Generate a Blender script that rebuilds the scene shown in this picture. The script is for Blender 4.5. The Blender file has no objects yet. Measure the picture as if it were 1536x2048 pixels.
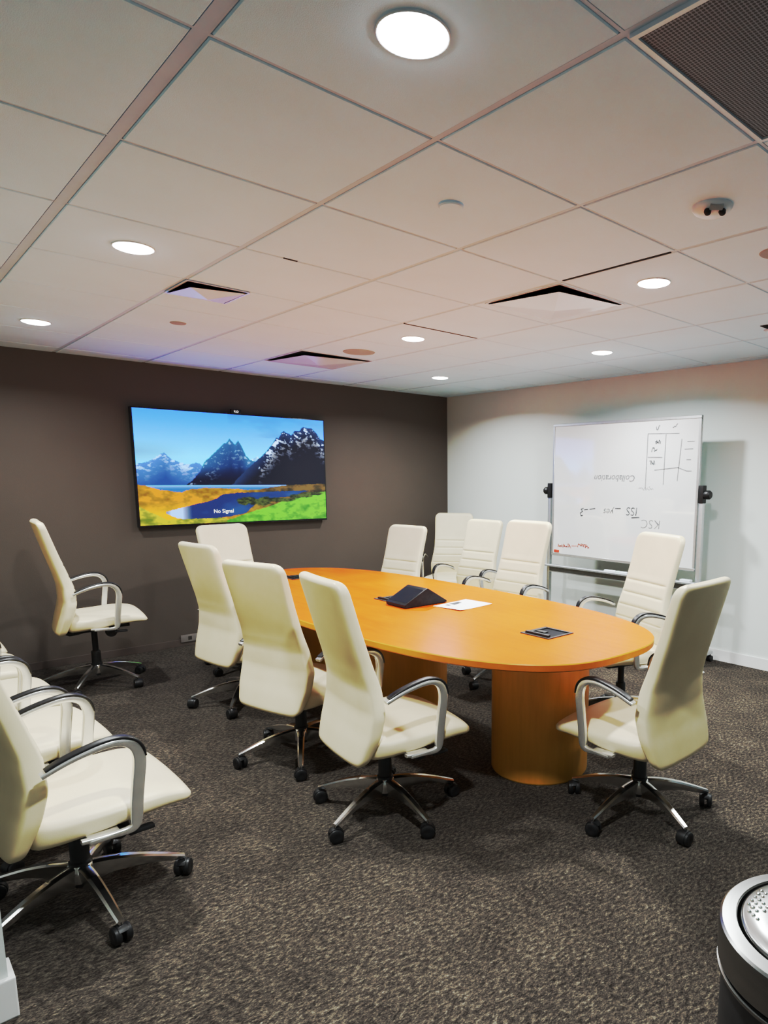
import bpy, bmesh, math, random
import numpy as np
from mathutils import Vector, Matrix

random.seed(4)
PI = math.pi
SC = bpy.context.scene
COL = SC.collection

# ------------------------------------------------------------------ materials
def new_mat(name):
    m = bpy.data.materials.new(name); m.use_nodes = True
    nt = m.node_tree
    return m, nt, nt.nodes['Principled BSDF']

def setp(b, **kw):
    for k, v in kw.items():
        k = k.replace('_', ' ')
        if k in b.inputs:
            b.inputs[k].default_value = v

def node(nt, typ, **kw):
    n = nt.nodes.new(typ)
    for k, v in kw.items():
        setattr(n, k, v)
    return n

def coords(nt, scale=(1, 1, 1), rot=(0, 0, 0)):
    tc = node(nt, 'ShaderNodeTexCoord'); mp = node(nt, 'ShaderNodeMapping')
    mp.inputs['Scale'].default_value = scale; mp.inputs['Rotation'].default_value = rot
    nt.links.new(tc.outputs['Object'], mp.inputs['Vector'])
    return mp.outputs['Vector']

def noise(nt, vec, scale, detail=3, rough=.5):
    n = node(nt, 'ShaderNodeTexNoise')
    n.inputs['Scale'].default_value = scale; n.inputs['Detail'].default_value = detail
    n.inputs['Roughness'].default_value = rough
    nt.links.new(vec, n.inputs['Vector'])
    return n.outputs['Fac']

def ramp(nt, fac, stops):
    r = node(nt, 'ShaderNodeValToRGB')
    el = r.color_ramp.elements
    while len(el) < len(stops): el.new(.5)
    for e, (p, c) in zip(el, stops):
        e.position = p; e.color = (*c, 1)
    nt.links.new(fac, r.inputs['Fac'])
    return r.outputs['Color']

def bump(nt, b, fac, strength, dist):
    n = node(nt, 'ShaderNodeBump')
    n.inputs['Strength'].default_value = strength; n.inputs['Distance'].default_value = dist
    nt.links.new(fac, n.inputs['Height']); nt.links.new(n.outputs['Normal'], b.inputs['Normal'])

def math_node(nt, op, a, b):
    n = node(nt, 'ShaderNodeMath', operation=op)
    for i, v in enumerate((a, b)):
        if isinstance(v, (int, float)): n.inputs[i].default_value = v
        else: nt.links.new(v, n.inputs[i])
    return n.outputs[0]

def mottled(name, c1, c2, scale, rough, metal=0.0, bstr=0.0, bscale=None, **kw):
    m, nt, b = new_mat(name)
    v = coords(nt)
    f = noise(nt, v, scale)
    nt.links.new(ramp(nt, f, [(.3, c1), (.7, c2)]), b.inputs['Base Color'])
    setp(b, Roughness=rough, Metallic=metal, **kw)
    if bstr: bump(nt, b, noise(nt, v, bscale or scale * 6), bstr, .002)
    return m

# camera response curve: scene light -> picture light
PTS = [(0, 0), (.05, .036), (.10, .088), (.14, .155), (.18, .27), (.23, .365), (.30, .44), (.38, .50), (.50, .56), (.72, .635), (1.0, .705), (1.4, .79), (2.0, .88), (4.0, 1.0)]

M = {}
M['leather'] = mottled('cream_leather', (.68, .585, .40), (.72, .625, .435), 9, .42, bstr=.12, bscale=260)
M['ceiling_tile'] = mottled('ceiling_tile', (.64, .83, .96), (.67, .86, .99), 3, .95, bstr=.35, bscale=420)
M['tbar'] = mottled('tbar_white', (.52, .66, .78), (.55, .69, .81), 8, .6)
M['gap_black'] = mottled('shadow_gap', (.012, .011, .010), (.02, .018, .016), 20, .9)
M['brown_wall'] = mottled('brown_wall_paint', (.110, .089, .075), (.118, .096, .081), 2.2, .62, bstr=.25, bscale=180)
M['white_wall'] = mottled('white_wall_paint', (.635, .68, .655), (.665, .71, .685), 1.6, .55, bstr=.2, bscale=190)
M['white_trim'] = mottled('white_trim_paint', (.76, .77, .76), (.80, .81, .80), 4, .4)
M['brown_trim'] = mottled('brown_vinyl', (.11, .085, .075), (.125, .10, .088), 5, .5)
M['chrome'] = mottled('polished_aluminium', (.76, .76, .75), (.82, .82, .81), 30, .20, metal=1.0)
M['arm_metal'] = mottled('polished_arm_metal', (.78, .78, .77), (.84, .84, .83), 30, .24, metal=.8)
M['tray'] = mottled('grey_tray_metal', (.22, .23, .235), (.27, .28, .285), 40, .45, metal=.4)
M['satin'] = mottled('satin_aluminium', (.50, .51, .52), (.56, .57, .58), 40, .38, metal=.85)
M['black'] = mottled('black_plastic', (.010, .010, .011), (.016, .016, .017), 40, .45)
M['pad'] = mottled('black_arm_pad', (.014, .013, .014), (.022, .021, .022), 60, .38)
M['device'] = mottled('charcoal_device', (.022, .023, .026), (.034, .034, .037), 60, .35, Specular_IOR_Level=.15)
M['glass_screen'] = mottled('dark_touch_glass', (.014, .016, .022), (.02, .022, .03), 12, .25, Specular_IOR_Level=.3)
M['port_frame'] = mottled('grey_port_frame', (.045, .040, .036), (.08, .072, .066), 50, .5, Specular_IOR_Level=.15)
M['port_inside'] = mottled('dark_port_panel', (.006, .006, .009), (.012, .012, .016), 30, .5, Specular_IOR_Level=.15)
M['paper'] = mottled('white_paper', (.80, .80, .80), (.86, .86, .85), 14, .7)
M['ink'] = mottled('dark_ink', (.02, .02, .03), (.04, .04, .05), 30, .7)
M['whiteboard'] = mottled('whiteboard_enamel', (.74, .75, .755), (.77, .78, .785), 2, .07, Specular_IOR_Level=1.0, Coat_Weight=1.0, Coat_Roughness=.05, Coat_IOR=1.8)
M['marker_ink'] = mottled('faded_marker', (.08, .085, .09), (.22, .225, .23), 22, .5)
M['marker_dark'] = mottled('dark_marker', (.03, .032, .035), (.12, .125, .13), 25, .5)
M['red_ink'] = mottled('red_marker', (.55, .09, .06), (.66, .26, .22), 24, .5)
M['red'] = mottled('red_plastic', (.62, .07, .04), (.70, .10, .06), 20, .4)
M['white_plastic'] = mottled('white_plastic', (.70, .76, .82), (.74, .80, .86), 10, .4)
M['teal_plastic'] = mottled('pale_teal_plastic', (.55, .72, .69), (.62, .77, .74), 20, .4)
M['speaker_grey'] = mottled('grey_speaker_cloth', (.34, .40, .42), (.40, .46, .48), 400, .8)
M['bezel'] = mottled('black_bezel', (.008, .010, .014), (.014, .016, .02), 30, .25)
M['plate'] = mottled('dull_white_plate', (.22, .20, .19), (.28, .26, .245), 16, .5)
M['dark_body'] = mottled('dark_grey_bin_coat', (.055, .055, .058), (.075, .075, .078), 30, .38, metal=.6)
M['vent_white'] = mottled('white_vent_enamel', (.68, .76, .85), (.72, .80, .89), 5, .25)

def mat_steel():
    m, nt, b = new_mat('brushed_steel')
    v = coords(nt, (1, 1, 90))
    f = noise(nt, v, 6, 4, .6)
    nt.links.new(ramp(nt, f, [(.25, (.30, .30, .295)), (.75, (.42, .42, .41))]), b.inputs['Base Color'])
    setp(b, Metallic=1.0, Roughness=.27, Anisotropic=.5)
    return m
M['steel'] = mat_steel()

def mat_carpet():
    m, nt, b = new_mat('loop_pile_carpet')
    v = coords(nt, (1, 2.1, 1), (0, 0, math.radians(38)))
    f1 = noise(nt, v, 46, 2, .55)
    v2 = coords(nt, (1, 1.7, 1), (0, 0, math.radians(38)))
    f2 = noise(nt, v2, 150, 2, .6)
    v3 = coords(nt)
    f3 = noise(nt, v3, 5, 2, .5)
    s = math_node(nt, 'ADD', math_node(nt, 'MULTIPLY', f1, .55), math_node(nt, 'MULTIPLY', f2, .5))
    s = math_node(nt, 'ADD', s, math_node(nt, 'MULTIPLY', math_node(nt, 'SUBTRACT', f3, .5), .12))
    c = ramp(nt, s, [(.36, (.019, .0157, .0132)), (.46, (.043, .0358, .031)), (.54, (.077, .065, .0555)), (.62, (.124, .109, .089)), (.72, (.21, .19, .153))])
    nt.links.new(c, b.inputs['Base Color'])
    setp(b, Roughness=.95, Specular_IOR_Level=.1)
    bump(nt, b, s, .45, .005)
    return m
M['carpet'] = mat_carpet()

def mat_wood(name, rough, c0, c1, c2, stretch=(9, 1.1, 9), spec=.25):
    m, nt, b = new_mat(name)
    v = coords(nt, stretch)
    f = noise(nt, v, 3.2, 6, .6)
    v2 = coords(nt)
    f2 = noise(nt, v2, 2.2, 2)
    s = math_node(nt, 'ADD', math_node(nt, 'MULTIPLY', f, .6), math_node(nt, 'MULTIPLY', f2, .4))
    nt.links.new(ramp(nt, s, [(.3, c0), (.5, c1), (.7, c2)]), b.inputs['Base Color'])
    setp(b, Roughness=rough, Specular_IOR_Level=spec)
    return m
M['wood'] = mat_wood('cherry_veneer_top', .36, (.52, .066, .005), (.58, .084, .008), (.63, .104, .012), spec=.10)
M['wood_edge'] = mat_wood('cherry_edge_band', .4, (.50, .165, .026), (.56, .19, .030), (.60, .22, .038))
M['wood_drum'] = mat_wood('cherry_veneer_drum', .3, (.72, .34, .055), (.80, .40, .07), (.86, .45, .085), (9, 9, 1.0), .5)

def mat_perf():
    m, nt, b = new_mat('perforated_grille')
    v = coords(nt)
    vo = node(nt, 'ShaderNodeTexVoronoi')
    vo.inputs['Scale'].default_value = 118; vo.inputs['Randomness'].default_value = 0.0
    vo.voronoi_dimensions = '2D'
    nt.links.new(v, vo.inputs['Vector'])
    c = ramp(nt, vo.outputs['Distance'], [(.36, (.02, .022, .026)), (.46, (.30, .34, .40))])
    nt.links.new(c, b.inputs['Base Color'])
    setp(b, Roughness=.5)
    return m
M['perf'] = mat_perf()

def mat_emit(name, color, strength):
    m, nt, b = new_mat(name)
    setp(b, Base_Color=(*color, 1), Emission_Color=(*color, 1), Emission_Strength=strength)
    return m
M['lens'] = mat_emit('glowing_lens', (1.0, .985, .95), 16)
M['caption'] = mat_emit('white_caption', (1, 1, 1), 1.0)

def mat_screen():
    m, nt, b = new_mat('lit_landscape_screen')
    a = node(nt, 'ShaderNodeAttribute'); a.attribute_name = 'Col'
    nt.links.new(a.outputs['Color'], b.inputs['Emission Color'])
    setp(b, Base_Color=(.01, .01, .012, 1), Roughness=.25, Emission_Strength=1.0)
    return m
M['screen'] = mat_screen()

# ------------------------------------------------------------------ mesh helpers
def link_mesh(name, bm, mat, parent=None, smooth=True, loc=(0, 0, 0), rot=(0, 0, 0), angle=40):
    bmesh.ops.recalc_face_normals(bm, faces=bm.faces)
    me = bpy.data.meshes.new(name)
    if smooth:
        lim = math.radians(angle)
        for f in bm.faces: f.smooth = True
        for e in bm.edges:
            if len(e.link_faces) == 2 and e.calc_face_angle(0) > lim: e.smooth = False
    bm.to_mesh(me); bm.free()
    mats = mat if isinstance(mat, (list, tuple)) else [mat]
    for mm in mats: me.materials.append(mm)
    o = bpy.data.objects.new(name, me); COL.objects.link(o)
    o.location = loc; o.rotation_euler = rot
    if parent: o.parent = parent
    return o

def tag(o, label, cat, group=None):
    o['label'] = label; o['category'] = cat
    if group: o['group'] = group
    return o

def thing(name, label, cat, loc, rz=0.0, group=None):
    o = bpy.data.objects.new(name, None); COL.objects.link(o)
    o.location = loc; o.rotation_euler = (0, 0, rz); o.empty_display_size = .1
    return tag(o, label, cat, group)

def structure(name, bm, mat, smooth=False):
    o = link_mesh(name, bm, mat, smooth=smooth); o['kind'] = 'structure'
    return o

def add_box(bm, x0, x1, y0, y1, z0, z1, bev=0.0, seg=2, mi=0):
    vs = [bm.verts.new((x, y, z)) for x in (x0, x1) for y in (y0, y1) for z in (z0, z1)]
    idx = [(0, 1, 3, 2), (4, 6, 7, 5), (0, 4, 5, 1), (2, 3, 7, 6), (0, 2, 6, 4), (1, 5, 7, 3)]
    fs = [bm.faces.new([vs[i] for i in q]) for q in idx]
    for f in fs: f.material_index = mi
    if bev:
        es = list({e for f in fs for e in f.edges})
        bmesh.ops.bevel(bm, geom=es, offset=bev, segments=seg, profile=.6, affect='EDGES')

def add_loft(bm, rings, cap=True, closed=True, mi=0):
    R = [[bm.verts.new(p) for p in r] for r in rings]
    n = len(R[0])
    for a, b in zip(R[:-1], R[1:]):
        for i in range(n if closed else n - 1):
            j = (i + 1) % n
            f = bm.faces.new((a[i], a[j], b[j], b[i])); f.material_index = mi
    if cap:
        for r in (R[0], R[-1]):
            f = bm.faces.new(r); f.material_index = mi
    return R

def add_lathe(bm, prof, n=32, center=(0, 0, 0), axis='Z', cap=True, mi=0):
    rings = []
    for r, z in prof:
        ring = []
        for i in range(n):
            a = 2 * PI * i / n
            p = (r * math.cos(a), r * math.sin(a), z)
            if axis == 'X': p = (p[2], p[0], p[1])
            elif axis == 'Y': p = (p[0], p[2], p[1])
            ring.append((p[0] + center[0], p[1] + center[1], p[2] + center[2]))
        rings.append(ring)
    add_loft(bm, rings, cap, mi=mi)

def superel(n, a, b, p):
    out = []
    for i in range(n):
        t = 2 * PI * i / n
        c, s = math.cos(t), math.sin(t)
        out.append((a * math.copysign(abs(c) ** (2 / p), c), b * math.copysign(abs(s) ** (2 / p), s)))
    return out

def smooth_path(pts, n=6):
    P = [Vector(p) for p in pts]; out = []
    for i in range(len(P) - 1):
        p0 = P[max(i - 1, 0)]; p1 = P[i]; p2 = P[i + 1]; p3 = P[min(i + 2, len(P) - 1)]
        for k in range(n):
            t = k / n
            out.append(.5 * ((2 * p1) + (-p0 + p2) * t + (2 * p0 - 5 * p1 + 4 * p2 - p3) * t * t + (-p0 + 3 * p1 - 3 * p2 + p3) * t ** 3))
    out.append(P[-1]); return out

def add_sweep_xz(bm, path, y, widths, thick, p=3.0, n=12, rnd=True):
    """flat bar swept along a path in the xz plane; widths(t) across the plane, thick(t) in y"""
    N = len(path); rings = []
    for i, q in enumerate(path):
        a = path[max(i - 1, 0)]; b = path[min(i + 1, N - 1)]
        t = Vector((b[0] - a[0], 0, b[2] - a[2])).normalized()
        nrm = Vector((-t.z, 0, t.x))
        u = i / (N - 1)
        w = widths(u) * .5; h = thick(u) * .5
        rings.append([tuple(Vector((q[0], y + (q[1] if len(q) > 1 else 0), q[2])) + nrm * c + Vector((0, s, 0))) for c, s in superel(n, w, h, p)])
    add_loft(bm, rings)

def add_tube(bm, path, r, n=8):
    P = [Vector(p) for p in path]; rings = []
    for i, q in enumerate(P):
        t = (P[min(i + 1, len(P) - 1)] - P[max(i - 1, 0)]).normalized()
        up = Vector((0, 0, 1)) if abs(t.z) < .9 else Vector((1, 0, 0))
        a = t.cross(up).normalized(); b = t.cross(a)
        rings.append([tuple(q + a * r * math.cos(2 * PI * k / n) + b * r * math.sin(2 * PI * k / n)) for k in range(n)])
    add_loft(bm, rings)

def lerp_tab(tab, z):
    """monotone cubic interpolation of a small table"""
    n = len(tab)
    if z <= tab[0][0]: return tab[0][1]
    if z >= tab[-1][0]: return tab[-1][1]
    d = [(tab[i + 1][1] - tab[i][1]) / (tab[i + 1][0] - tab[i][0]) for i in range(n - 1)]
    m = [d[0]] + [0 if d[i - 1] * d[i] <= 0 else 2 * d[i - 1] * d[i] / (d[i - 1] + d[i]) for i in range(1, n - 1)] + [d[-1]]
    for i in range(n - 1):
        if z <= tab[i + 1][0]:
            h = tab[i + 1][0] - tab[i][0]; t = (z - tab[i][0]) / h
            return ((2 * t ** 3 - 3 * t * t + 1) * tab[i][1] + (t ** 3 - 2 * t * t + t) * h * m[i]
                    + (-2 * t ** 3 + 3 * t * t) * tab[i + 1][1] + (t ** 3 - t * t) * h * m[i + 1])

# ------------------------------------------------------------------ camera (calibrated from the ceiling grid)
CAMZ = 1.49
CEIL = 2.378
W_, H_ = 1536, 2048
FPX, CX, CY = 1327.1, 1013.5, 1160.9
yaw, pitch, roll = [math.radians(a) for a in (44.88, -8.88, .45)]
fw = Vector((math.cos(pitch) * math.sin(yaw), math.cos(pitch) * math.cos(yaw), math.sin(pitch)))
rt = Vector((math.cos(yaw), -math.sin(yaw), 0)); up = rt.cross(fw)
rt2 = rt * math.cos(roll) + up * math.sin(roll); up2 = up * math.cos(roll) - rt * math.sin(roll)
cam = bpy.data.cameras.new('camera'); co = bpy.data.objects.new('camera', cam); COL.objects.link(co)
mw = Matrix((rt2, up2, -fw)).transposed().to_4x4(); mw.translation = Vector((0, 0, CAMZ))
co.matrix_world = mw
cam.sensor_fit = 'VERTICAL'; cam.sensor_height = 36.0; cam.lens = FPX * 36.0 / H_
cam.shift_x = -(CX - W_ / 2) / H_; cam.shift_y = (CY - H_ / 2) / H_
cam.clip_start = .02
SC.camera = co

# ------------------------------------------------------------------ room shell
XL, XR, YF, YB = -1.3, 5.01, -1.2, 6.02
bm = bmesh.new(); add_box(bm, XL - .1, XR + .1, YF - .1, YB + .1, -.1, 0); structure('floor', bm, M['carpet'])
bm = bmesh.new(); add_box(bm, XL - .1, XR + .1, YB, YB + .1, 0, CEIL + .2); structure('wall_back', bm, M['brown_wall'])
bm = bmesh.new(); add_box(bm, XR, XR + .1, YF - .1, YB, 0, CEIL + .2); structure('wall_right', bm, M['white_wall'])
bm = bmesh.new(); add_box(bm, XL - .1, XL, YF - .1, YB, 0, CEIL + .2); structure('wall_left', bm, M['white_wall'])
bm = bmesh.new(); add_box(bm, XL, XR, YF - .1, YF, 0, CEIL + .2); structure('wall_front', bm, M['white_wall'])
bm = bmesh.new(); add_box(bm, XL, .187, 2.12, 2.20, 0, CEIL - .001); structure('wall_entrance', bm, M['white_wall'])
bm = bmesh.new(); add_box(bm, XL, .202, 2.105, 2.215, 0, .12, .004); structure('baseboard_entrance', bm, M['white_trim'])
bm = bmesh.new(); add_box(bm, XR - .014, XR, YF, YB - .012, 0, .095, .004); structure('baseboard_right', bm, M['white_trim'])
bm = bmesh.new(); add_box(bm, XL, XR - .015, YB - .008, YB, 0, .06, .002); structure('baseboard_back', bm, M['brown_trim'])

T = .6096; GX, GY = .6157, 2.1214
ix = range(-4, 9); iy = range(-6, 8)
def gx(a): return GX + T * a
def gy(b): return GY + T * b
HOLES = {(3, 4), (1, -3)}                  # tiles replaced by diffusers and the return grille
bm = bmesh.new()
add_box(bm, XL - .1, XR + .1, YF - .1, YB + .1, CEIL + .06, CEIL + .1, mi=1)
for a in ix:
    for b in iy:
        if (a, b) in HOLES: continue
        g = .0105; ga = .0185 if a == 0 else g; gb = .0185 if a == -1 else g
        x0, x1 = max(gx(a) + ga, XL), min(gx(a + 1) - gb, XR)
        y0, y1 = max(gy(b) + .0062, YF), min(gy(b + 1) - .0062, YB)
        if x1 - x0 < .02 or y1 - y0 < .02: continue
        add_box(bm, x0, x1, y0, y1, CEIL, CEIL + .02, .003, 1)
ceiling = structure('ceiling', bm, [M['ceiling_tile'], M['gap_black']])
bm = bmesh.new()
for a in ix:
    x = gx(a); w = .0165 if a == 0 else .0088
    if XL < x < XR: add_box(bm, x - w, x + w, YF, YB, CEIL + .003, CEIL + .012)
for b in iy:
    y = gy(b)
    if YF < y < YB:
        for a in ix:
            x0, x1 = max(gx(a) + (.0165 if a == 0 else .0088), XL), min(gx(a + 1) - (.0165 if a == -1 else .0088), XR)
            if x1 - x0 > .02: add_box(bm, x0, x1, y - .0045, y + .0045, CEIL + .003, CEIL + .012)
structure('trim_1', bm, M['tbar'])
# shadow gaps where tiles sit badly in the grid
bm = bmesh.new()
for x0, x1, y0, y1 in ((gx(3) - .009, gx(3) + .004, gy(-1) + .03, gy(0) - .02), (gx(3) + .01, gx(4) - .02, gy(2) - .008, gy(2) + .006), (1.40, 1.46, gy(1) - .006, gy(1) + .004)):
    add_box(bm, x0, x1, y0, y1, CEIL - .0005, CEIL + .0025)
structure('trim_2', bm, M['gap_black'])

# ------------------------------------------------------------------ ceiling fixtures
LIGHTS = [(.9205, 1.207, 'bright round downlight nearest the camera at the top of the ceiling'),
          (.9205, 3.036, 'bright round downlight in the tile beside the small square vent on the left'),
          (.9205, 4.90, 'bright round downlight at far left near the brown wall'),
          (2.749, 1.817, 'bright round downlight right of the large vent, above the table end'),
          (2.749, 3.645, 'bright round downlight mid ceiling, between large vent and flush round speaker'),
          (3.968, 3.036, 'bright round downlight above the whiteboard side of the room'),
          (3.968, 4.865, 'bright round downlight nearest the far corner of the two walls')]
HIDDEN = [(3.968, 1.207)]
def downlight(x, y, label):
    t = thing('recessed_downlight', label, 'ceiling light', (x, y, CEIL), 0, 'recessed downlights')
    b = bmesh.new(); add_lathe(b, [(.0715, .001), (.0715, -.004), (.074, -.005), (.0765, -.0035), (.077, .001)], 40, cap=False)
    link_mesh('trim_ring', b, M['white_plastic'], t)
    b = bmesh.new(); add_lathe(b, [(.0725, -.001), (.070, -.006), (.055, -.011), (.03, -.0135), (.004, -.014)], 40)
    link_mesh('lens', b, M['lens'], t)
def lamp(x, y, e=1.0):
    L = bpy.data.lights.new('downlight_lamp', 'AREA'); L.shape = 'DISK'; L.size = .12
    L.energy = 28 * e; L.color = (.95, 1.0, 1.01); L.spread = math.radians(155)
    o = bpy.data.objects.new('downlight_lamp', L); COL.objects.link(o); o.location = (x, y, CEIL - .016)
for x, y, lab in LIGHTS:
    downlight(x, y, lab); lamp(x, y, .75 if (x < 1 and y > 4) else 1.0)
for x, y in HIDDEN:
    lamp(x, y, .8)

def disc(name, label, cat, x, y, r, h, mat, group=None, rim=.004):
    b = bmesh.new(); add_lathe(b, [(r, 0), (r, -h + rim), (r - rim, -h), (.002, -h - .001)], 40)
    o = link_mesh(name, b, mat, loc=(x, y, CEIL + .002)); return tag(o, label, cat, group)
disc('ceiling_sprinkler_cover', 'white raised round cover plate on the ceiling nearest the camera', 'sprinkler cover', 1.53, 1.812, .042, .012, M['ceiling_tile'])
disc('ceiling_sprinkler_cover', 'small grey round sprinkler cover on ceiling left of the large speaker', 'sprinkler cover', 1.522, 4.315, .045, .006, M['speaker_grey'])
disc('ceiling_sprinkler_cover', 'faint small sprinkler cover on ceiling near the far corner', 'sprinkler cover', 3.95, 4.26, .042, .006, M['ceiling_tile'])
disc('ceiling_speaker', 'flush round grey ceiling speaker near the brown wall vent', 'speaker', 2.773, 4.326, .115, .006, M['speaker_grey'])
disc('ceiling_speaker', 'round grey ceiling speaker cut off by the right edge', 'speaker', 2.735, 1.23, .075, .006, M['speaker_grey'])

t = thing('occupancy_sensor', 'white round ceiling sensor with two dark eyes', 'sensor', (2.14, 1.200, CEIL), math.radians(45))
b = bmesh.new(); add_lathe(b, [(.066, 0), (.066, -.006), (.058, -.016), (.04, -.026), (.018, -.030), (.001, -.031)], 40)
link_mesh('housing', b, M['white_plastic'], t)
for s in (-1, 1):
    b = bmesh.new(); add_lathe(b, [(.010, -.002), (.012, .004), (.010, .012), (.002, .014)], 16)
    link_mesh('sensor_eye', b, M['black'], t, loc=(-.033, s * .024, -.024), rot=(0, math.radians(-150), 0))
b = bmesh.new(); add_box(b, -.010, .010, -.022, .022, -.006, .004, .003)
link_mesh('vent_slot', b, M['speaker_grey'], t, loc=(-.05, 0, -.018), rot=(0, math.radians(35), 0))

def diffuser(label, x, y, s, drop, plate_s):
    t = thing('ceiling_diffuser', label, 'air vent', (x, y, CEIL), 0, 'square ceiling air diffusers')
    h = plate_s / 2
    b = bmesh.new(); add_box(b, -h, h, -h, h, .0, .004)
    link_mesh('dark_opening', b, M['gap_black'], t, smooth=False)
    b = bmesh.new()
    o = h + .008
    if plate_s > .5:
        for q in ((-o, o, -o, -h), (-o, o, h, o), (-o, -h, -h, h), (h, o, -h, h)):
            add_box(b, *q, -.004, .006)
    else:
        for q in ((-o, o, -o, -h), (-o, o, h, o), (-o, -h, -h, h), (h, o, -h, h)):
            add_box(b, *q, -.004, .0)
    link_mesh('frame', b, M['vent_white'], t, smooth=False)
    k = s / 2
    b = bmesh.new()
    m = h - .012
    top = [b.verts.new(p) for p in ((-k, -k, -drop), (m, -k - .022, -.010), (m, m, -.008), (-k - .022, m, -.010))]
    tip = b.verts.new((0, 0, -drop - .012)); back = b.verts.new((0, 0, -.002))
    for i in range(4):
        b.faces.new((top[i], top[(i + 1) % 4], tip)); b.faces.new((top[(i + 1) % 4], top[i], back))
    link_mesh('plaque', b, M['vent_white'], t, smooth=False)
    return t
diffuser('large square white air diffuser with dropped plaque above the table', gx(3) + .272, gy(0) + .272, .45, .026, .495)
diffuser('large square air diffuser lit blue by the television, nearest brown wall', gx(3) + T / 2, gy(4) + T / 2, .52, .026, .585)
diffuser('small square white air diffuser with dark gap on the left ceiling', gx(1) + .155, gy(2) + .155, .25, .024, .285)

t = thing('return_air_grille', 'grey perforated square return air grille at top right ceiling', 'air vent', (gx(1) + T / 2, gy(-3) + T / 2, CEIL))
b = bmesh.new(); add_box(b, -.285, .285, -.285, .285, -.002, .004, .001, 1); link_mesh('perforated_panel', b, M['perf'], t, smooth=False)
b = bmesh.new()
for q in ((-.298, .298, -.298, -.286), (-.298, .298, .286, .298), (-.298, -.286, -.286, .286), (.286, .298, -.286, .286)):
    add_box(b, *q, -.006, .006)
link_mesh('frame', b, M['vent_white'], t, smooth=False)
t = thing('ceiling_diffuser', 'square white air diffuser barely showing at the right edge of the ceiling', 'air vent', (gx(5) + T / 2 + .10, gy(-1) + .20, CEIL), 0, 'square ceiling air diffusers')
b = bmesh.new(); add_box(b, -.14, .14, -.14, .14, -.003, 0); link_mesh('dark_opening', b, M['gap_black'], t, smooth=False)
b = bmesh.new(); add_box(b, -.125, .125, -.125, .125, -.03, -.02, .004); link_mesh('plaque', b, M['vent_white'], t)

# ------------------------------------------------------------------ office chair
SEAMS = (.575, .653, .731, .809)
def backrest_mesh():
    b = bmesh.new()
    mid = [(.335, -.215), (.42, -.187), (.50, -.163), (.57, -.150), (.64, -.151), (.72, -.168), (.82, -.197), (.95, -.234), (1.05, -.262), (1.11, -.279)]
    wid = [(.335, .212), (.40, .231), (.47, .245), (.53, .245), (.60, .232), (.68, .215), (.77, .206), (.88, .206), (1.0, .210), (1.11, .212)]
    thk = [(.335, .052), (.45, .070), (.60, .078), (.75, .070), (.95, .062), (1.11, .056)]
    z0, z1, r = .335, 1.105, .055
    zs = [z0 + .09 * (1 - math.cos(i / 12 * PI / 2)) for i in range(12)]
    z = z0 + .09
    body = []
    while z < z1 - .06: body.append(z); z += .0125
    for s in SEAMS:
        body = [q for q in body if abs(q - s) > .0105]
        body += [s - .0075, s - .003, s, s + .003, s + .0075]
    zs += sorted(body)
    zs += [z1 - .06 + .06 * math.sin(i / 12 * PI / 2) for i in range(13)]
    N = 44; rings = []
    for z in zs:
        w = lerp_tab(wid, z); th = lerp_tab(thk, z); m = lerp_tab(mid, z)
        if z > z1 - r:
            k = (z - (z1 - r)) / r; k = min(k, .9999)
            w -= r * (1 - math.sqrt(1 - k * k))
        if z > z1 - .022:
            k = min((z - (z1 - .022)) / .022, .995); th *= max(math.sqrt(1 - k * k), .1)
        if z < z0 + .04:
            k = min((z0 + .04 - z) / .04, .9999); w -= .04 * (1 - math.sqrt(1 - k * k))
        if z < z0 + .025:
            k = min((z0 + .025 - z) / .025, .995); th *= max(math.sqrt(1 - k * k), .1)
        ring = []
        groove = 0
        for s in SEAMS:
            d = abs(z - s)
            if d < .006: groove = .0045 * (1 - d / .006) ** .7
        for cx, cy in superel(N, th / 2, w, 5.5):
            x = m + cx + .30 * cy * cy - .004
            if cx > th * .2 and groove and abs(cy) < w - .018: x -= groove
            elif cx > 0 and not groove and abs(cy) < w - .03 and .54 < z < .845: x += .002
            ring.append((x, cy, z))
        rings.append(ring)
    add_loft(b, rings)
    return b

def seat_mesh():
    b = bmesh.new()
    top = [(-.17, .462), (-.08, .456), (.03, .458), (.13, .463), (.20, .461), (.25, .452), (.28, .441), (.305, .428)]
    bot = [(-.17, .345), (-.10, .350), (.0, .362), (.12, .376), (.22, .383), (.28, .382), (.305, .380)]
    wid = [(-.17, .215), (-.12, .238), (-.04, .256), (.08, .268), (.18, .271), (.25, .267), (.305, .262)]
    xs = [-.17, -.167, -.16, -.145] + [-.12 + .02 * i for i in range(17)] + [.215, .23, .245] + [.255 + .05 * math.sin(i / 12 * PI / 2) for i in range(13)]
    N = 44; rings = []
    for x in xs:
        t, bt, w = lerp_tab(top, x), lerp_tab(bot, x), lerp_tab(wid, x)
        if x < -.145:
            k = (-.145 - x) / .025; s = math.sqrt(max(1 - k * k, .01))
            c = (t + bt) / 2; t = c + (t - c) * (.55 + .45 * s); bt = c + (bt - c) * (.55 + .45 * s); w -= .03 * (1 - s)
        if x > .255:
            k = min((x - .255) / .05, .9995); w -= .055 * (1 - math.sqrt(1 - k * k))
        if x > .275:
            k = min((x - .275) / .03, .998); q = math.sqrt(1 - k * k); c = .404
            t = c + (t - c) * max(q, .12); bt = c + (bt - c) * max(q, .12)
        ring = []
        for cy, cz in superel(N, w, 1.0, 4.2):
            z = (t + bt) / 2 + cz * (t - bt) / 2
            if cz > 0: z += .010 * (1 - (cy / w) ** 2) - .006
            ring.append((x, cy, z))
        rings.append(ring)
    add_loft(b, rings)
    return b

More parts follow.
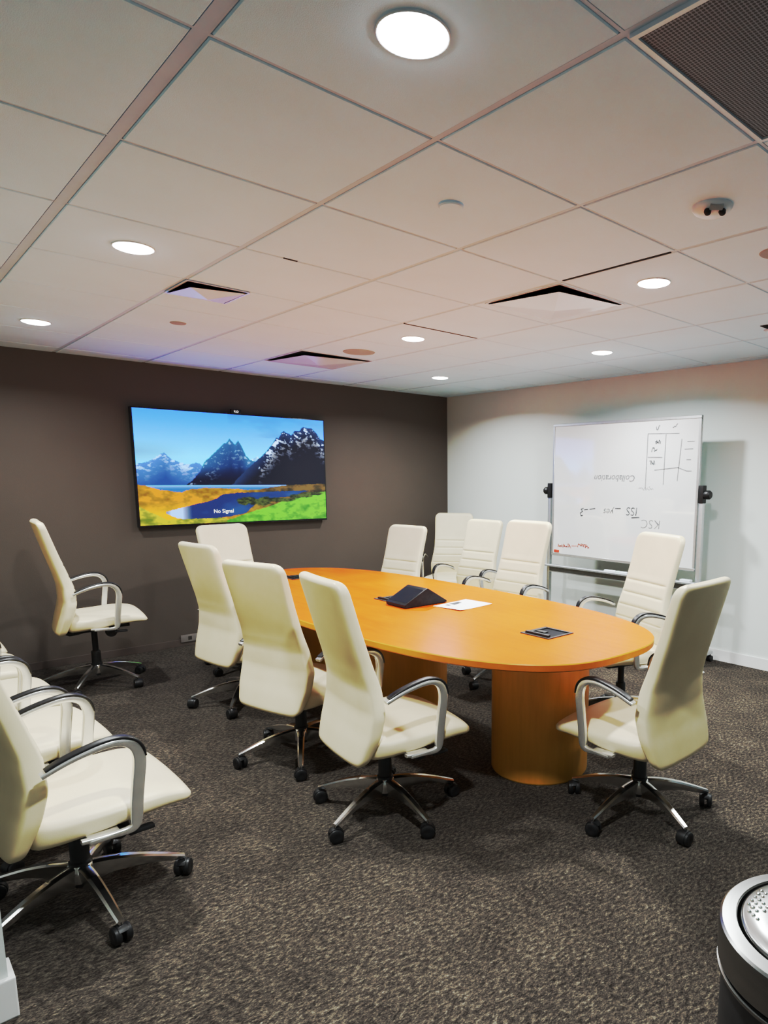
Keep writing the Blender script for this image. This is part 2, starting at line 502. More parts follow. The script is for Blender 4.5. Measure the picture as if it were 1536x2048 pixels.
ARM = [(-.05, 0, .381), (.0, 0, .375), (.07, 0, .371), (.098, 0, .377), (.107, 0, .40), (.113, 0, .46), (.122, 0, .53), (.130, 0, .60), (.121, 0, .640), (.099, 0, .663), (.065, 0, .674), (.02, 0, .672), (-.04, 0, .659), (-.09, 0, .643), (-.135, 0, .624)]
def arm_mesh(s):
    b = bmesh.new()
    P = smooth_path(ARM, 5)
    def w(u):
        return lerp_tab([(0, .012), (.12, .018), (.22, .026), (.30, .036), (.5, .037), (.60, .032), (.72, .021), (1, .015)], u)
    def th(u):
        return lerp_tab([(0, .022), (.3, .020), (.6, .026), (.75, .036), (.95, .034), (1, .030)], u)
    add_sweep_xz(b, P, s * .288, w, th, 7, 20)
    add_box(b, -.03, .06, min(s * .30, s * .18), max(s * .30, s * .18), .366, .380, .004)   # bracket running in under the seat
    return b
def pad_mesh(s):
    b = bmesh.new()
    P = smooth_path(ARM[7:15], 5)
    Q = []
    for i, q in enumerate(P):
        a = P[max(i - 1, 0)]; c = P[min(i + 1, len(P) - 1)]
        t = (c - a).normalized(); nrm = Vector((t.z, 0, -t.x))
        u = i / (len(P) - 1)
        Q.append(q + nrm * lerp_tab([(0, .0195), (.3, .0165), (.5, .0135), (1, .0100)], u))
    Q = Q[1:-2]
    add_sweep_xz(b, Q, s * .288, lambda u: lerp_tab([(0, .006), (.12, .011), (.9, .011), (1, .006)], u), lambda u: lerp_tab([(0, .028), (.2, .034), (1, .031)], u), 3.5, 16)
    return b

def leg_mesh():
    b = bmesh.new()
    # top edge and lower edge along the arm of the base
    tab_t = [(.0, .153), (.04, .152), (.10, .146), (.18, .129), (.25, .107), (.30, .089), (.325, .080)]
    tab_b = [(.0, .072), (.04, .076), (.10, .090), (.18, .088), (.25, .076), (.30, .066), (.325, .064)]
    tab_w = [(.0, .022), (.06, .020), (.18, .017), (.28, .0145), (.325, .012)]
    rings = []
    for i in range(25):
        x = .018 + (.325 - .018) * i / 24
        t, bt, w = lerp_tab(tab_t, x), lerp_tab(tab_b, x), lerp_tab(tab_w, x)
        rings.append([(x, -w * .55, t), (x, w * .55, t), (x, w, t - .006), (x, w * .85, (t + bt) / 2), (x, w * .5, bt), (x, -w * .5, bt), (x, -w * .85, (t + bt) / 2), (x, -w, t - .006)])
    add_loft(b, rings)
    return b

def caster_mesh():
    b = bmesh.new()
    for s in (-1, 1):
        c = (.0, s * .016, .0295)
        pr = [(.004, .010), (.012, .0115), (.024, .0115), (.0285, .0085), (.0295, .003), (.0295, -.006), (.027, -.0095), (.004, -.010)]
        add_lathe(b, [(r, s * z) for r, z in pr], 22, c, 'Y')
    rings = []                                         # slim hood between and over the twin wheels
    for i in range(11):
        a = math.radians(-25 + 170 * i / 10)
        rings.append([(math.cos(a) * rr, yy, .0295 + math.sin(a) * rr) for rr, yy in ((.022, -.006), (.0315, -.014), (.0335, 0), (.0315, .014), (.022, .006))])
    add_loft(b, rings)
    add_lathe(b, [(.007, .05), (.0075, .072)], 12)
    return b

def mech_mesh():
    b = bmesh.new()
    add_box(b, -.13, .15, -.075, .075, .318, .372, .012, 2)
    add_box(b, -.16, .20, -.17, .17, .352, .372, .008, 2)
    add_lathe(b, [(.012, .12), (.032, .122), (.036, .14), (.036, .168), (.030, .178), (.004, .18)], 20, (.085, -.30, .325), 'Y')
    return b
def bracket_mesh():
    b = bmesh.new()
    rings = []
    for x, zz, w, h in ((-.04, .335, .06, .03), (-.10, .322, .06, .03), (-.15, .318, .055, .032), (-.185, .335, .05, .03), (-.205, .37, .045, .02), (-.205, .41, .04, .012)):
        rings.append([(x, a * w, zz + c * h / 2) for a, c in ((-1, -.6), (-.8, -1), (.8, -1), (1, -.6), (1, .6), (.8, 1), (-.8, 1), (-1, .6))])
    add_loft(b, rings)
    return b
def lever_mesh():
    b = bmesh.new()
    add_tube(b, [(.06, -.10, .345), (.09, -.20, .345), (.11, -.235, .342)], .006)
    add_box(b, .09, .17, -.262, -.232, .334, .348, .006, 2)
    return b
def column_mesh():
    b = bmesh.new()
    add_lathe(b, [(.034, .075), (.036, .15), (.036, .16), (.030, .165), (.029, .245), (.026, .25)], 24)
    add_lathe(b, [(.019, .20), (.019, .405)], 20)
    return b
def hub_mesh():
    b = bmesh.new()
    add_lathe(b, [(.030, .085), (.040, .09), (.043, .12), (.041, .146), (.034, .154)], 30)
    return b

UPPER = {'seat', 'backrest', 'armrest', 'seat_mechanism', 'back_bracket'}
def make_chair():
    t = thing('office_chair', '', 'chair', (0, 0, 0), 0, 'cream leather high-back office chairs')
    link_mesh('backrest', backrest_mesh(), M['leather'], t, angle=60)
    link_mesh('seat', seat_mesh(), M['leather'], t, angle=60)
    for s in (-1, 1):
        a = link_mesh('armrest', arm_mesh(s), M['arm_metal'], t, angle=50)
        p = link_mesh('arm_pad', pad_mesh(s), M['pad'], a, angle=60)
    me = link_mesh('seat_mechanism', mech_mesh(), M['black'], t)
    link_mesh('lever', lever_mesh(), M['black'], me)
    link_mesh('back_bracket', bracket_mesh(), M['black'], t)
    link_mesh('column', column_mesh(), M['black'], t)
    link_mesh('base_hub', hub_mesh(), M['chrome'], t)
    lm = leg_mesh(); cm = caster_mesh()
    l0 = link_mesh('base_leg', lm, M['chrome'], t, angle=35)
    c0 = link_mesh('caster', cm, M['black'], l0, loc=(.318, 0, 0))
    for k in range(4):
        l = l0.copy(); COL.objects.link(l); l.parent = t
        c = c0.copy(); COL.objects.link(c); c.parent = l
    return t
def copy_tree(o, parent=None):
    c = o.copy(); COL.objects.link(c)
    if parent: c.parent = parent
    for ch in o.children: copy_tree(ch, c)
    return c
CHAIRS = [  # x, y, heading, base angle, height offset, label
    (1.602, 2.374, -7.3, 52.1, -.016, 'cream chair in front, at the near left side of table, nearest its drum base'),
    (1.622, 3.185, 14.5, 25.1, -.027, 'cream chair with its back turned, middle of the three along the table left side'),
    (1.766, 4.225, 7.2, 15.9, -.028, 'cream chair with back turned, farthest of three along the table left side'),
    (2.422, 1.573, 91.7, 33.9, -.021, 'cream chair at the near rounded table end, back toward the camera, on the right'),
    (1.162, 5.293, -5.9, 18.0, .080, 'cream chair standing alone in profile against the brown wall left of the television'),
    (.457, 2.553, 1.0, 60.1, -.016, 'cream chair closest to camera in the left foreground, cut by the frame edge'),
    (.386, 3.232, 3.5, 40.0, -.002, 'cream chair directly behind the left foreground chair, second of the left row'),
    (.36, 3.90, 2.0, 20.0, -.01, 'third cream chair of the left row, only seat and armrest showing'),
    (.335, 4.58, 0.0, 16.0, -.01, 'fourth cream chair of the left row, sliver of seat at the frame edge'),
    (.325, 5.25, 0.0, 9.0, -.01, 'farthest cream chair of the left row, mostly outside the left frame edge'),
    (3.275, 2.29, 161.2, 52.0, .050, 'cream chair with ribbed front in front of the whiteboard right half'),
    (3.352, 3.385, 182.1, 38.9, .063, 'cream chair with ribbed front just left of the whiteboard lower corner'),
    (4.02, 4.562, 186.6, 66.0, -.016, 'cream chair set back between the corner chair and the whiteboard side chair'),
    (4.61, 5.49, 221.0, 58.0, -.018, 'shaded cream chair tucked in the room corner between brown and white walls'),
    (3.166, 4.60, 190.0, 0.0, -.034, 'cream chair at far right side of the table before the brown wall'),
    (2.145, 5.05, 280.0, 61.0, -.004, 'cream chair at the far table end just below the television'),
]
proto = make_chair()
roots = [proto] + [copy_tree(proto) for _ in CHAIRS[1:]]
for root, (x, y, h, ph, dz, lab) in zip(roots, CHAIRS):
    root.location = (x, y, 0); root.rotation_euler = (0, 0, math.radians(h)); root['label'] = lab
    k = 0
    for ch in root.children:
        base = ch.name.split('.')[0]
        if base in UPPER: ch.location.z = dz
        elif base == 'base_leg':
            ch.rotation_euler = (0, 0, math.radians(ph - h + 72 * k))
            for c in ch.children: c.rotation_euler = (0, 0, math.radians(random.uniform(0, 360)))
            k += 1

# ------------------------------------------------------------------ table
TZ = .74
t = thing('conference_table', 'long orange cherry wood conference table with rounded ends and drum bases', 'table', (2.335, 3.32, 0))
b = bmesh.new()
NT = 160
def tring(a, bb, z): return [(x, y, z) for x, y in superel(NT, a, bb, 2.9)]
add_loft(b, [tring(.684, 1.694, TZ - .035), tring(.694, 1.704, TZ - .034), tring(.698, 1.708, TZ - .029), tring(.700, 1.71, TZ - .004), tring(.697, 1.707, TZ)])
b.faces.ensure_lookup_table()
for f in b.faces:
    f.material_index = 0 if len(f.verts) > 4 and f.calc_center_median().z > TZ - .002 else 1
link_mesh('tabletop', b, [M['wood'], M['wood_edge']], t, angle=30)
for y in (-1.11, .0, 1.11):
    b = bmesh.new(); add_lathe(b, [(.245, 0), (.248, .004), (.25, .01), (.25, TZ - .035)], 64)
    link_mesh('drum_base', b, M['wood_drum'], t, loc=(.115 if y < 0 else .09, y, 0), angle=30)

def port(label, x, y, open_):
    t = thing('power_port', label, 'table power outlet', (x, y, TZ + .0004), 0, 'table power ports')
    b = bmesh.new(); h = .092
    for q in ((-h, h, -h, -h + .014), (-h, h, h - .014, h), (-h, -h + .014, -h + .014, h - .014), (h - .014, h, -h + .014, h - .014)):
        add_box(b, *q, 0, .004, .001, 1)
    link_mesh('frame', b, M['port_frame'], t, smooth=False)
    b = bmesh.new(); add_box(b, -h + .014, h - .014, -h + .014, h - .014, 0, .0015)
    link_mesh('panel', b, M['port_inside'], t, smooth=False)
    b = bmesh.new()
    add_box(b, -h + .014, -h + .034, -h + .018, h - .02, .001, .014, .003)
    add_box(b, h - .022, h - .014, -h + .016, h - .016, .001, .006, .001, 1)
    add_box(b, -h + .034, h - .014, h - .03, h - .015, .001, .006, .001, 1)
    link_mesh('lid', b, M['black'], t)
    b = bmesh.new(); add_box(b, -.02, .01, .0, .055, .001, .006, .002)
    link_mesh('socket', b, M['black'], t)
port('square black power port set in the near end of the table', 2.362, 2.092, True)
port('square black power port half hidden behind the black console wedge', 2.352, 3.338, True)
port('square black power port at the far end of the table', 2.345, 4.553, True)

t = thing('conference_console', 'black tent-shaped touch console standing on the middle of the table', 'conference console', (2.365, 3.13, TZ + .0004))
b = bmesh.new()
prof = [(-.155, .004), (-.158, .020), (-.150, .026), (-.008, .098), (.004, .102), (.014, .098), (.150, .014), (.152, .004)]
add_loft(b, [[(x * .985, yy, z * .99) for x, z in prof] if abs(yy) > .093 else [(x, yy, z) for x, z in prof] for yy in (-.095, -.092, .092, .095)])
link_mesh('housing', b, M['device'], t, angle=25)
b = bmesh.new()
d = Vector((.142, 0, .072)).normalized(); n = Vector((-d.z, 0, d.x))
o = Vector((-.150, 0, .026))
A = [o + d * .010 + n * .0008, o + d * .148 + n * .0008]
q = [b.verts.new((p.x, yy, p.z)) for p, yy in ((A[0], -.084), (A[1], -.084), (A[1], .084), (A[0], .084))]
b.faces.new(q); link_mesh('touch_screen', b, M['glass_screen'], t, smooth=False)
b = bmesh.new(); add_box(b, -.14, .14, -.085, .085, 0, .0045); link_mesh('foot', b, M['black'], t, smooth=False)

t = thing('paper_sheet', 'white printed sheet of paper lying on the table beside the console', 'paper', (2.53, 2.905, TZ + .001), math.radians(6))
b = bmesh.new()
rows = []
for i in range(13):
    u = -.14 + .28 * i / 12
    rows.append([b.verts.new((u, -.108 + .216 * j / 10, .0006 +   .005 * max(0, (-u - .05) / .09) ** 2 * (1 - j / 10) + .002 * max(0, (u - .06) / .08) ** 2)) for j in range(11)])
for r0, r1 in zip(rows[:-1], rows[1:]):
    for j in range(10): b.faces.new((r0[j], r1[j], r1[j + 1], r0[j + 1]))
sheet = link_mesh('sheet', b, M['paper'], t)
b = bmesh.new()
for x0, x1, y0, y1 in ((-.075, -.052, .045, .075), (-.03, .015, .040, .085), (.012, .05, .055, .085)):
    add_box(b, x0, x1, y0, y1, .0008, .0014)
link_mesh('printed_picture', b, M['ink'], t, smooth=False)

# ------------------------------------------------------------------ television
def vnoise(x, y, seed=0):
    xi, yi = np.floor(x).astype(int), np.floor(y).astype(int)
    fx, fy = x - xi, y - yi; fx = fx * fx * (3 - 2 * fx); fy = fy * fy * (3 - 2 * fy)
    def h(a, b): 
        v = np.sin(a * 127.1 + b * 311.7 + seed * 74.7) * 43758.5453
        return v - np.floor(v)
    return (h(xi, yi) * (1 - fx) + h(xi + 1, yi) * fx) * (1 - fy) + (h(xi, yi + 1) * (1 - fx) + h(xi + 1, yi + 1) * fx) * fy
def fbm(x, y, seed=0):
    return .5 * vnoise(x, y, seed) + .3 * vnoise(x * 2.1, y * 2.1, seed + 1) + .2 * vnoise(x * 4.3, y * 4.3, seed + 2)
def landscape(S, Tt):
    """display colours (sRGB 0-1) of the landscape on the screen; S left-right, Tt top-down"""
    def C(r, g, b): return np.array([r, g, b], float) / 255
    def mix(a, b, k): k = np.clip(k, 0, 1)[..., None]; return a * (1 - k) + b * k
    n1 = fbm(S * 22, Tt * 22, 1); n2 = fbm(S * 60, Tt * 60, 5); n3 = fbm(S * 6, Tt * 9, 9)
    img = mix(np.broadcast_to(C(82, 178, 240), S.shape + (3,)), C(160, 226, 250), (Tt - .02) / .38)
    img = mix(img, C(70, 150, 220), ((n3 - .55) * 3) * (Tt < .2) * (S > .45) * .5)
    img = mix(img, C(120, 185, 220), np.clip(1 - abs(Tt - .36) / .10, 0, 1) * np.clip(1 - S / .25, 0, 1) * .7)
    def ridge(pts): 
        p = np.array(pts); return np.interp(S, p[:, 0], p[:, 1])
    jag = (n2 - .5) * .03
    # far left snowy massif
    r = ridge([(0, .47), (.05, .455), (.10, .40), (.13, .365), (.16, .42), (.20, .455), (.24, .47), (.28, .45), (.33, .50), (1, .60)]) + jag
    k = np.clip((Tt - r) / .22, 0, 1)
    col = mix(np.broadcast_to(C(90, 150, 225), S.shape + (3,)), C(28, 78, 165), k)
    col = mix(col, C(205, 232, 248), np.clip((fbm(S * 40 + Tt * 30, Tt * 44 - S * 20, 3) - .50) * 9, 0, 1) * np.clip(1.2 - (Tt - r) / .13, 0, 1) * .9)
    img = np.where((Tt > r)[..., None], col, img)
    # second small far peak
    r = ridge([(0, .9), (.54, .60), (.57, .40), (.60, .385), (.63, .44), (.68, .60), (1, .9)]) + jag
    img = np.where((Tt > r)[..., None], mix(np.broadcast_to(C(120, 185, 230), S.shape + (3,)), C(225, 243, 250), (n1 - .4) * 4), img)
    # middle mountain with twin horns
    r = ridge([(0, .75), (.22, .66), (.26, .60), (.295, .53), (.32, .44), (.36, .38), (.40, .31), (.425, .265), (.44, .255), (.455, .222), (.465, .245), (.483, .275), (.494, .245), (.50, .235), (.515, .28), (.535, .37), (.56, .415), (.60, .44), (.70, .55), (1, .66)]) + jag * .6
    k = np.clip((Tt - r) / .30, 0, 1)
    col = mix(np.broadcast_to(C(48, 108, 178), S.shape + (3,)), C(10, 34, 88), k)
    col = mix(col, C(4, 12, 42), (Tt - .48) / .12)
    sn = np.clip((fbm(S * 44 + Tt * 26, Tt * 40 - S * 26, 21) - .60) * 10, 0, 1) * np.clip(1.1 - (Tt - r) / .24, 0, 1) * (Tt > r + .02) * .8
    col = mix(col, C(190, 222, 245), sn)
    img = np.where((Tt > r)[..., None], col, img)
    # big dark massif on the right
    r = ridge([(0, .9), (.45, .66), (.54, .50), (.59, .425), (.64, .35), (.68, .27), (.71, .195), (.725, .20), (.74, .15), (.755, .125), (.775, .145), (.80, .16), (.82, .12), (.85, .11), (.875, .075), (.90, .085), (.925, .08), (.945, .11), (.965, .155), (.98, .19), (1.0, .20)]) + jag * .7
    k = np.clip((Tt - r) / .2, 0, 1)
    col = mix(np.broadcast_to(C(30, 56, 104), S.shape + (3,)), C(5, 10, 32), k * 1.4)
    sn = np.clip((fbm(S * 46 + Tt * 22, Tt * 40 - S * 30, 33) - .53) * 9, 0, 1) * np.clip(1.1 - (Tt - r) / .24, 0, 1) * (Tt > r + .012) * (S > .60) * .9
    col = mix(col, C(214, 230, 246), sn * 1.3)
    img = np.where((Tt > r)[..., None], col, img)
    # lake
    L = Tt > .652 + (S < .03) * .0
    lake = mix(np.broadcast_to(C(150, 205, 238), S.shape + (3,)), C(44, 120, 200), (Tt - .655) / .03)
    img = np.where(L[..., None], lake, img)
    # golden meadow on the left
    r = ridge([(0, .645), (.04, .66), (.10, .69), (.20, .715), (.24, .69), (.32, .675), (.45, .685), (.55, .70), (.62, .69), (.70, .665), (.80, .65), (1, .64)]) + (n2 - .5) * .015
    gold = mix(np.broadcast_to(C(222, 160, 40), S.shape + (3,)), C(150, 96, 22), (n1 - .40) * 2.6)
    gold = mix(gold, C(228, 190, 40), (Tt - .80) / .1 * (S < .3))
    brown = mix(np.broadcast_to(C(120, 92, 44), S.shape + (3,)), C(40, 36, 22), (n1 - .35) * 2.8)
    land = mix(gold, brown, (S - .50) / .18)
    img = np.where((Tt > r)[..., None], land, img)
    # dark river winding from the right to the lower left
    up_ = ridge([(.12, .885), (.18, .86), (.25, .83), (.33, .80), (.37, .775), (.40, .74), (.48, .725), (.60, .72), (.75, .715), (.86, .71), (.9, .715)]) + (n2 - .5) * .01
    lo_ = ridge([(.12, .90), (.17, .945), (.25, .965), (.34, .96), (.44, .945), (.52, .92), (.56, .86), (.60, .80), (.70, .775), (.80, .765), (.86, .725), (.9, .715)]) + (n2 - .5) * .01
    riv = mix(np.broadcast_to(C(14, 46, 110), S.shape + (3,)), C(24, 78, 150), (n3 - .4) * 3)
    riv = mix(riv, C(190, 214, 240), np.clip(1 - abs(S - .17) / .075, 0, 1) * 1.6)
    img = np.where(((Tt > up_) & (Tt < lo_) & (S > .12) & (S < .9))[..., None], riv, img)
    # bright grass on the right bank
    r = ridge([(.34, 1.01), (.40, .985), (.46, .96), (.52, .925), (.58, .895), (.66, .86), (.74, .81), (.84, .775), (.92, .74), (1, .72)]) + (n2 - .5) * .012
    gr = mix(np.broadcast_to(C(112, 208, 58), S.shape + (3,)), C(58, 146, 34), (n1 - .45) * 2.6)
    img = np.where((Tt > r)[..., None], gr, img)
    # bushes between river and grass
    for (sx, ty, a, bb) in ((.55, .805, .075, .042), (.62, .815, .06, .05), (.72, .80, .10, .026), (.84, .765, .10, .022), (.92, .745, .07, .02)):
        k = 1 - ((S - sx) / a) ** 2 - ((Tt - ty) / bb) ** 2 + (n1 - .5) * 1.6
        bu = mix(np.broadcast_to(C(78, 92, 40), S.shape + (3,)), C(22, 34, 20), (n2 - .35) * 3)
        img = mix(img, bu, k * 2.2)
    # lower left yellow-green tufts
    k = (Tt > .955 - .12 * np.clip(1 - S / .12, 0, 1) + (n2 - .5) * .02) * (S < .42)
    tf = mix(np.broadcast_to(C(206, 196, 60), S.shape + (3,)), C(104, 128, 34), (n1 - .4) * 3)
    img = np.where(k[..., None] > 0, tf, img)
    return np.clip(img, 0, 1)

TX0, TX1, TZ0, TZ1, TYF = 1.690, 3.395, 1.055, 2.022, 5.945
t = thing('television', 'large wall television showing a mountain lake landscape with no-signal message', 'television', ((TX0 + TX1) / 2, TYF, TZ0))
hw, hh = (TX1 - TX0) / 2, TZ1 - TZ0
b = bmesh.new(); add_box(b, -hw, hw, .0, .055, 0, hh, .004); link_mesh('case', b, M['bezel'], t)
b = bmesh.new(); add_box(b, -.4, .4, .055, .075, .2, .75, .004); link_mesh('wall_mount', b, M['black'], t)
NX, NZ = 420, 236
mg, mb = .010, .016
xs = np.linspace(-hw + mg, hw - mg, NX); zs = np.linspace(hh - mg, mb, NZ)
Xg, Zg = np.meshgrid(xs, zs)
S = (Xg - xs[0]) / (xs[-1] - xs[0]); Tt = (zs[0] - Zg) / (zs[0] - zs[-1])
img = landscape(S, Tt)
lin = np.where(img <= .04045, img / 12.92, ((img + .055) / 1.055) ** 2.4)
verts = np.stack([Xg, np.full_like(Xg, -.0015), Zg], -1).reshape(-1, 3)
idx = np.arange(NX * NZ).reshape(NZ, NX)
faces = np.stack([idx[:-1, :-1], idx[1:, :-1], idx[1:, 1:], idx[:-1, 1:]], -1).reshape(-1, 4)
me = bpy.data.meshes.new('screen'); me.from_pydata(verts.tolist(), [], faces.tolist())
px, py = np.array(PTS).T
lin = np.interp(lin, py, px)
ca = me.color_attributes.new('Col', 'FLOAT_COLOR', 'POINT')
ca.data.foreach_set('color', np.concatenate([lin.reshape(-1, 3), np.ones((NX * NZ, 1))], 1).astype(np.float32).ravel())
me.materials.append(M['screen']); me.update()
so = bpy.data.objects.new('screen', me); COL.objects.link(so); so.parent = t

def text_mesh(name, body, size, mat, parent, mtx, shear=0.0, offset=0.0, align='CENTER'):
    cu = bpy.data.curves.new('txt', 'FONT'); cu.body = body; cu.size = size; cu.align_x = align; cu.shear = shear; cu.offset = offset
    cu.resolution_u = 3
    tmp = bpy.data.objects.new('txt', cu); COL.objects.link(tmp)
    bpy.context.view_layer.update()
    dg = bpy.context.evaluated_depsgraph_get()
    me = bpy.data.meshes.new_from_object(tmp.evaluated_get(dg)); me.name = name
    bpy.data.objects.remove(tmp); bpy.data.curves.remove(cu)
    me.materials.clear(); me.materials.append(mat)
    me.transform(mtx)
    o = bpy.data.objects.new(name, me); COL.objects.link(o); o.parent = parent
    return o
TVM = lambda x, z, y=-.0025: Matrix(((1, 0, 0, x), (0, 0, -1, y), (0, 1, 0, z), (0, 0, 0, 1)))
text_mesh('caption', 'No Signal', .046, M['caption'], t, TVM(-hw + .405 * 2 * hw, hh * .105))
b = bmesh.new(); add_box(b, -.045, .045, -.004, .02, hh - .002, hh + .036, .003); link_mesh('sensor_tab', b, M['bezel'], t, loc=(-.005, 0, 0))
text_mesh('tab_marking', 'K:D', .026, M['caption'], t, TVM(-.005, hh + .008, -.0055))

# ------------------------------------------------------------------ mobile whiteboard
BX = 4.68
t = thing('whiteboard', 'large rolling whiteboard on metal stand with faint upside-down handwriting', 'whiteboard', (BX, 3.355, 0))
BW, B0, B1 = .745, .768, 1.965
b = bmesh.new(); add_box(b, -.008, .008, -BW + .012, BW - .012, B0 + .012, B1 - .012); link_mesh('writing_surface', b, M['whiteboard'], t, smooth=False)
b = bmesh.new()
for q in ((-BW, BW, B0, B0 + .024), (-BW, BW, B1 - .024, B1), (-BW, -BW + .022, B0 + .024, B1 - .024), (BW - .022, BW, B0 + .024, B1 - .024)):
    add_box(b, -.013, .013, *q, .003, 1)
link_mesh('board_frame', b, M['satin'], t)
for s in (-1, 1):
    b = bmesh.new(); add_box(b, -.018, .018, s * (BW + .03) - .016, s * (BW + .03) + .016, .085, 1.43, .004); link_mesh('post', b, M['satin'], t)
    b = bmesh.new(); add_lathe(b, [(.010, -.03), (.012, .014), (.030, .018), (.034, .03), (.034, .055), (.026, .066), (.004, .068)], 20, (0, 0, 0), 'Y')
    link_mesh('clamp_knob', b, M['black'], t, loc=(0, s * (BW + .034), 1.365), rot=(0, 0, 0 if s > 0 else PI))
    b = bmesh.new()
    add_box(b, -.025, .025, s * (BW + .03) - .019, s * (BW + .03) + .019, 1.30, 1.435, .004); link_mesh('clamp_block', b, M['black'], t)
    b = bmesh.new()
    add_box(b, -.27, .27, s * (BW + .03) - .02, s * (BW + .03) + .02, .062, .09, .006)
    f = link_mesh('foot', b, M['satin'], t)
    for x in (-.25, .25):
        b = bmesh.new()
        for yy in (-.014, .014):
            add_lathe(b, [(.006, -.009), (.024, -.009), (.026, 0), (.024, .009), (.006, .009)], 18, (0, yy, .026), 'Y')
        add_box(b, -.016, .016, -.008, .008, .026, .066, .003)
        link_mesh('caster', b, M['black'], f, loc=(x, s * (BW + .03), 0))
b = bmesh.new()
add_box(b, -.085, -.018, -BW - .045, BW + .045, .672, .678)
add_box(b, -.089, -.085, -BW - .045, BW + .045, .672, .683)
add_box(b, -.018, .012, -BW - .014, BW + .014, .610, .682, .004)
tray = link_mesh('pen_tray', b, M['tray'], t)
b = bmesh.new(); add_box(b, -.0905, -.085, -BW - .045, BW + .045, .683, .6905, .001, 1); add_box(b, -.0195, -.018, -BW - .014, BW + .014, .611, .620); link_mesh('bright_edge', b, M['white_plastic'], tray, smooth=False)
b = bmesh.new(); add_box(b, -.012, .012, -BW - .014, BW + .014, .16, .19, .004); link_mesh('cross_bar', b, M['satin'], t)
def BM(y, z): return Matrix(((0, 0, -1, -.0095), (1, 0, 0, y - 3.355), (0, -1, 0, z), (0, 0, 0, 1)))
text_mesh('handwriting', 'Collaboration', .076, M['marker_ink'], t, BM(3.190, 1.510), .25, .0002, 'LEFT')
text_mesh('handwriting', 'ISS', .10, M['marker_dark'], t, BM(3.155, 1.245), .1, -.0008, 'LEFT')
text_mesh('handwriting', 'yes', .085, M['marker_dark'], t, BM(3.395, 1.225), .3, -.0008, 'LEFT')
text_mesh('handwriting', 'KSC', .105, M['marker_ink'], t, BM(2.930, 1.150), .1, -.002, 'LEFT')
def strokes(name, lines, mat, w):
    b = bmesh.new()
    for L in lines:
        P = [Vector((-.0095, y - 3.355, z)) for y, z in L]
        for a, c in zip(P[:-1], P[1:]):
            d = (c - a); 
            if d.length < 1e-5: continue
            n = Vector((0, -d.z, d.y)).normalized() * w / 2; e = d.normalized() * w * .3
            q = [b.verts.new(p) for p in (a - n - e, c - n + e, c + n + e, a + n - e)]
            b.faces.new(q)
    link_mesh(name, b, mat, t, smooth=False)
strokes('handwriting', [[(3.33, 1.232), (3.385, 1.230)], [(3.60, 1.222), (3.66, 1.212)], [(3.68, 1.210), (3.72, 1.205)],
        [(3.73, 1.218), (3.755, 1.21), (3.74, 1.19), (3.765, 1.175), (3.755, 1.15), (3.735, 1.155)], [(3.14, 1.165), (3.215, 1.158)]], M['marker_dark'], .008)
strokes('table_sketch', [[(3.085, 1.84), (3.092, 1.40)], [(2.918, 1.83), (2.925, 1.44)], [(2.775, 1.79), (2.80, 1.47)],
        [(3.085, 1.842), (2.80, 1.835)], [(3.078, 1.655), (2.945, 1.652)], [(3.01, 1.552), (2.80, 1.572), (2.72, 1.545), (2.68, 1.545)],
        [(2.725, 1.77), (2.665, 1.77)], [(2.745, 1.712), (2.675, 1.714)], [(2.725, 1.632), (2.69, 1.632)]], M['marker_ink'], .006)
sc = []
rr = random.Random(3)
def scribble(y0, z0, n, w, h):
    out = []
    for i in range(n): out.append((y0 - w * i / n + rr.uniform(-.3, .3) * w / n, z0 + rr.uniform(-1, 1) * h))
    return out
for y0, z0 in ((3.015, 1.775), (3.045, 1.715), (3.06, 1.61)): sc.append(scribble(y0, z0, 12, .055, .018))
sc += [scribble(3.01, 1.885, 6, .04, .016), scribble(2.86, 1.895, 6, .05, .014)]
strokes('scribble', sc, M['marker_ink'], .006)
strokes('faint_scribble', [scribble(3.16, 1.405, 22, .15, .014)], M['whiteboard'], .006)
strokes('red_handwriting', [scribble(4.02, .868, 30, .16, .020), [(3.855, .872), (3.80, .876)], scribble(3.79, .885, 24, .14, .018)], M['red_ink'], .007)

b = bmesh.new(); add_box(b, -.006, .0, -.03, .03, -.012, .012, .002); o = link_mesh('magnet', b, M['red'], loc=(BX - .0085, 4.035, .812))
tag(o, 'small red magnet at the lower left corner of the whiteboard', 'magnet')
def marker(y, label, cap):
    t = thing('marker_pen', label, 'marker pen', (BX - .055, y, .692), math.radians(rr.uniform(-6, 6)), 'markers on the whiteboard tray')
    b = bmesh.new(); add_lathe(b, [(.006, -.058), (.0125, -.056), (.0125, .012)], 14, axis='Y'); link_mesh('barrel', b, M['white_plastic'], t)
    b = bmesh.new(); add_lathe(b, [(.0135, .012), (.0135, .05), (.008, .058)], 14, axis='Y'); link_mesh('cap', b, M[cap], t)
marker(3.385, 'white marker pen on the whiteboard tray, left of the pair', 'white_plastic')
marker(3.265, 'pale teal capped marker pen on the whiteboard tray, right of the pair', 'teal_plastic')
t2 = thing('board_eraser', 'small white eraser on the right end of the whiteboard tray', 'eraser', (BX - .052, 2.655, .6785))
b = bmesh.new(); add_box(b, -.022, .022, -.045, .045, .008, .026, .004); link_mesh('grip', b, M['white_plastic'], t2)
b = bmesh.new(); add_box(b, -.021, .021, -.044, .044, 0, .008); link_mesh('felt', b, M['speaker_grey'], t2, smooth=False)

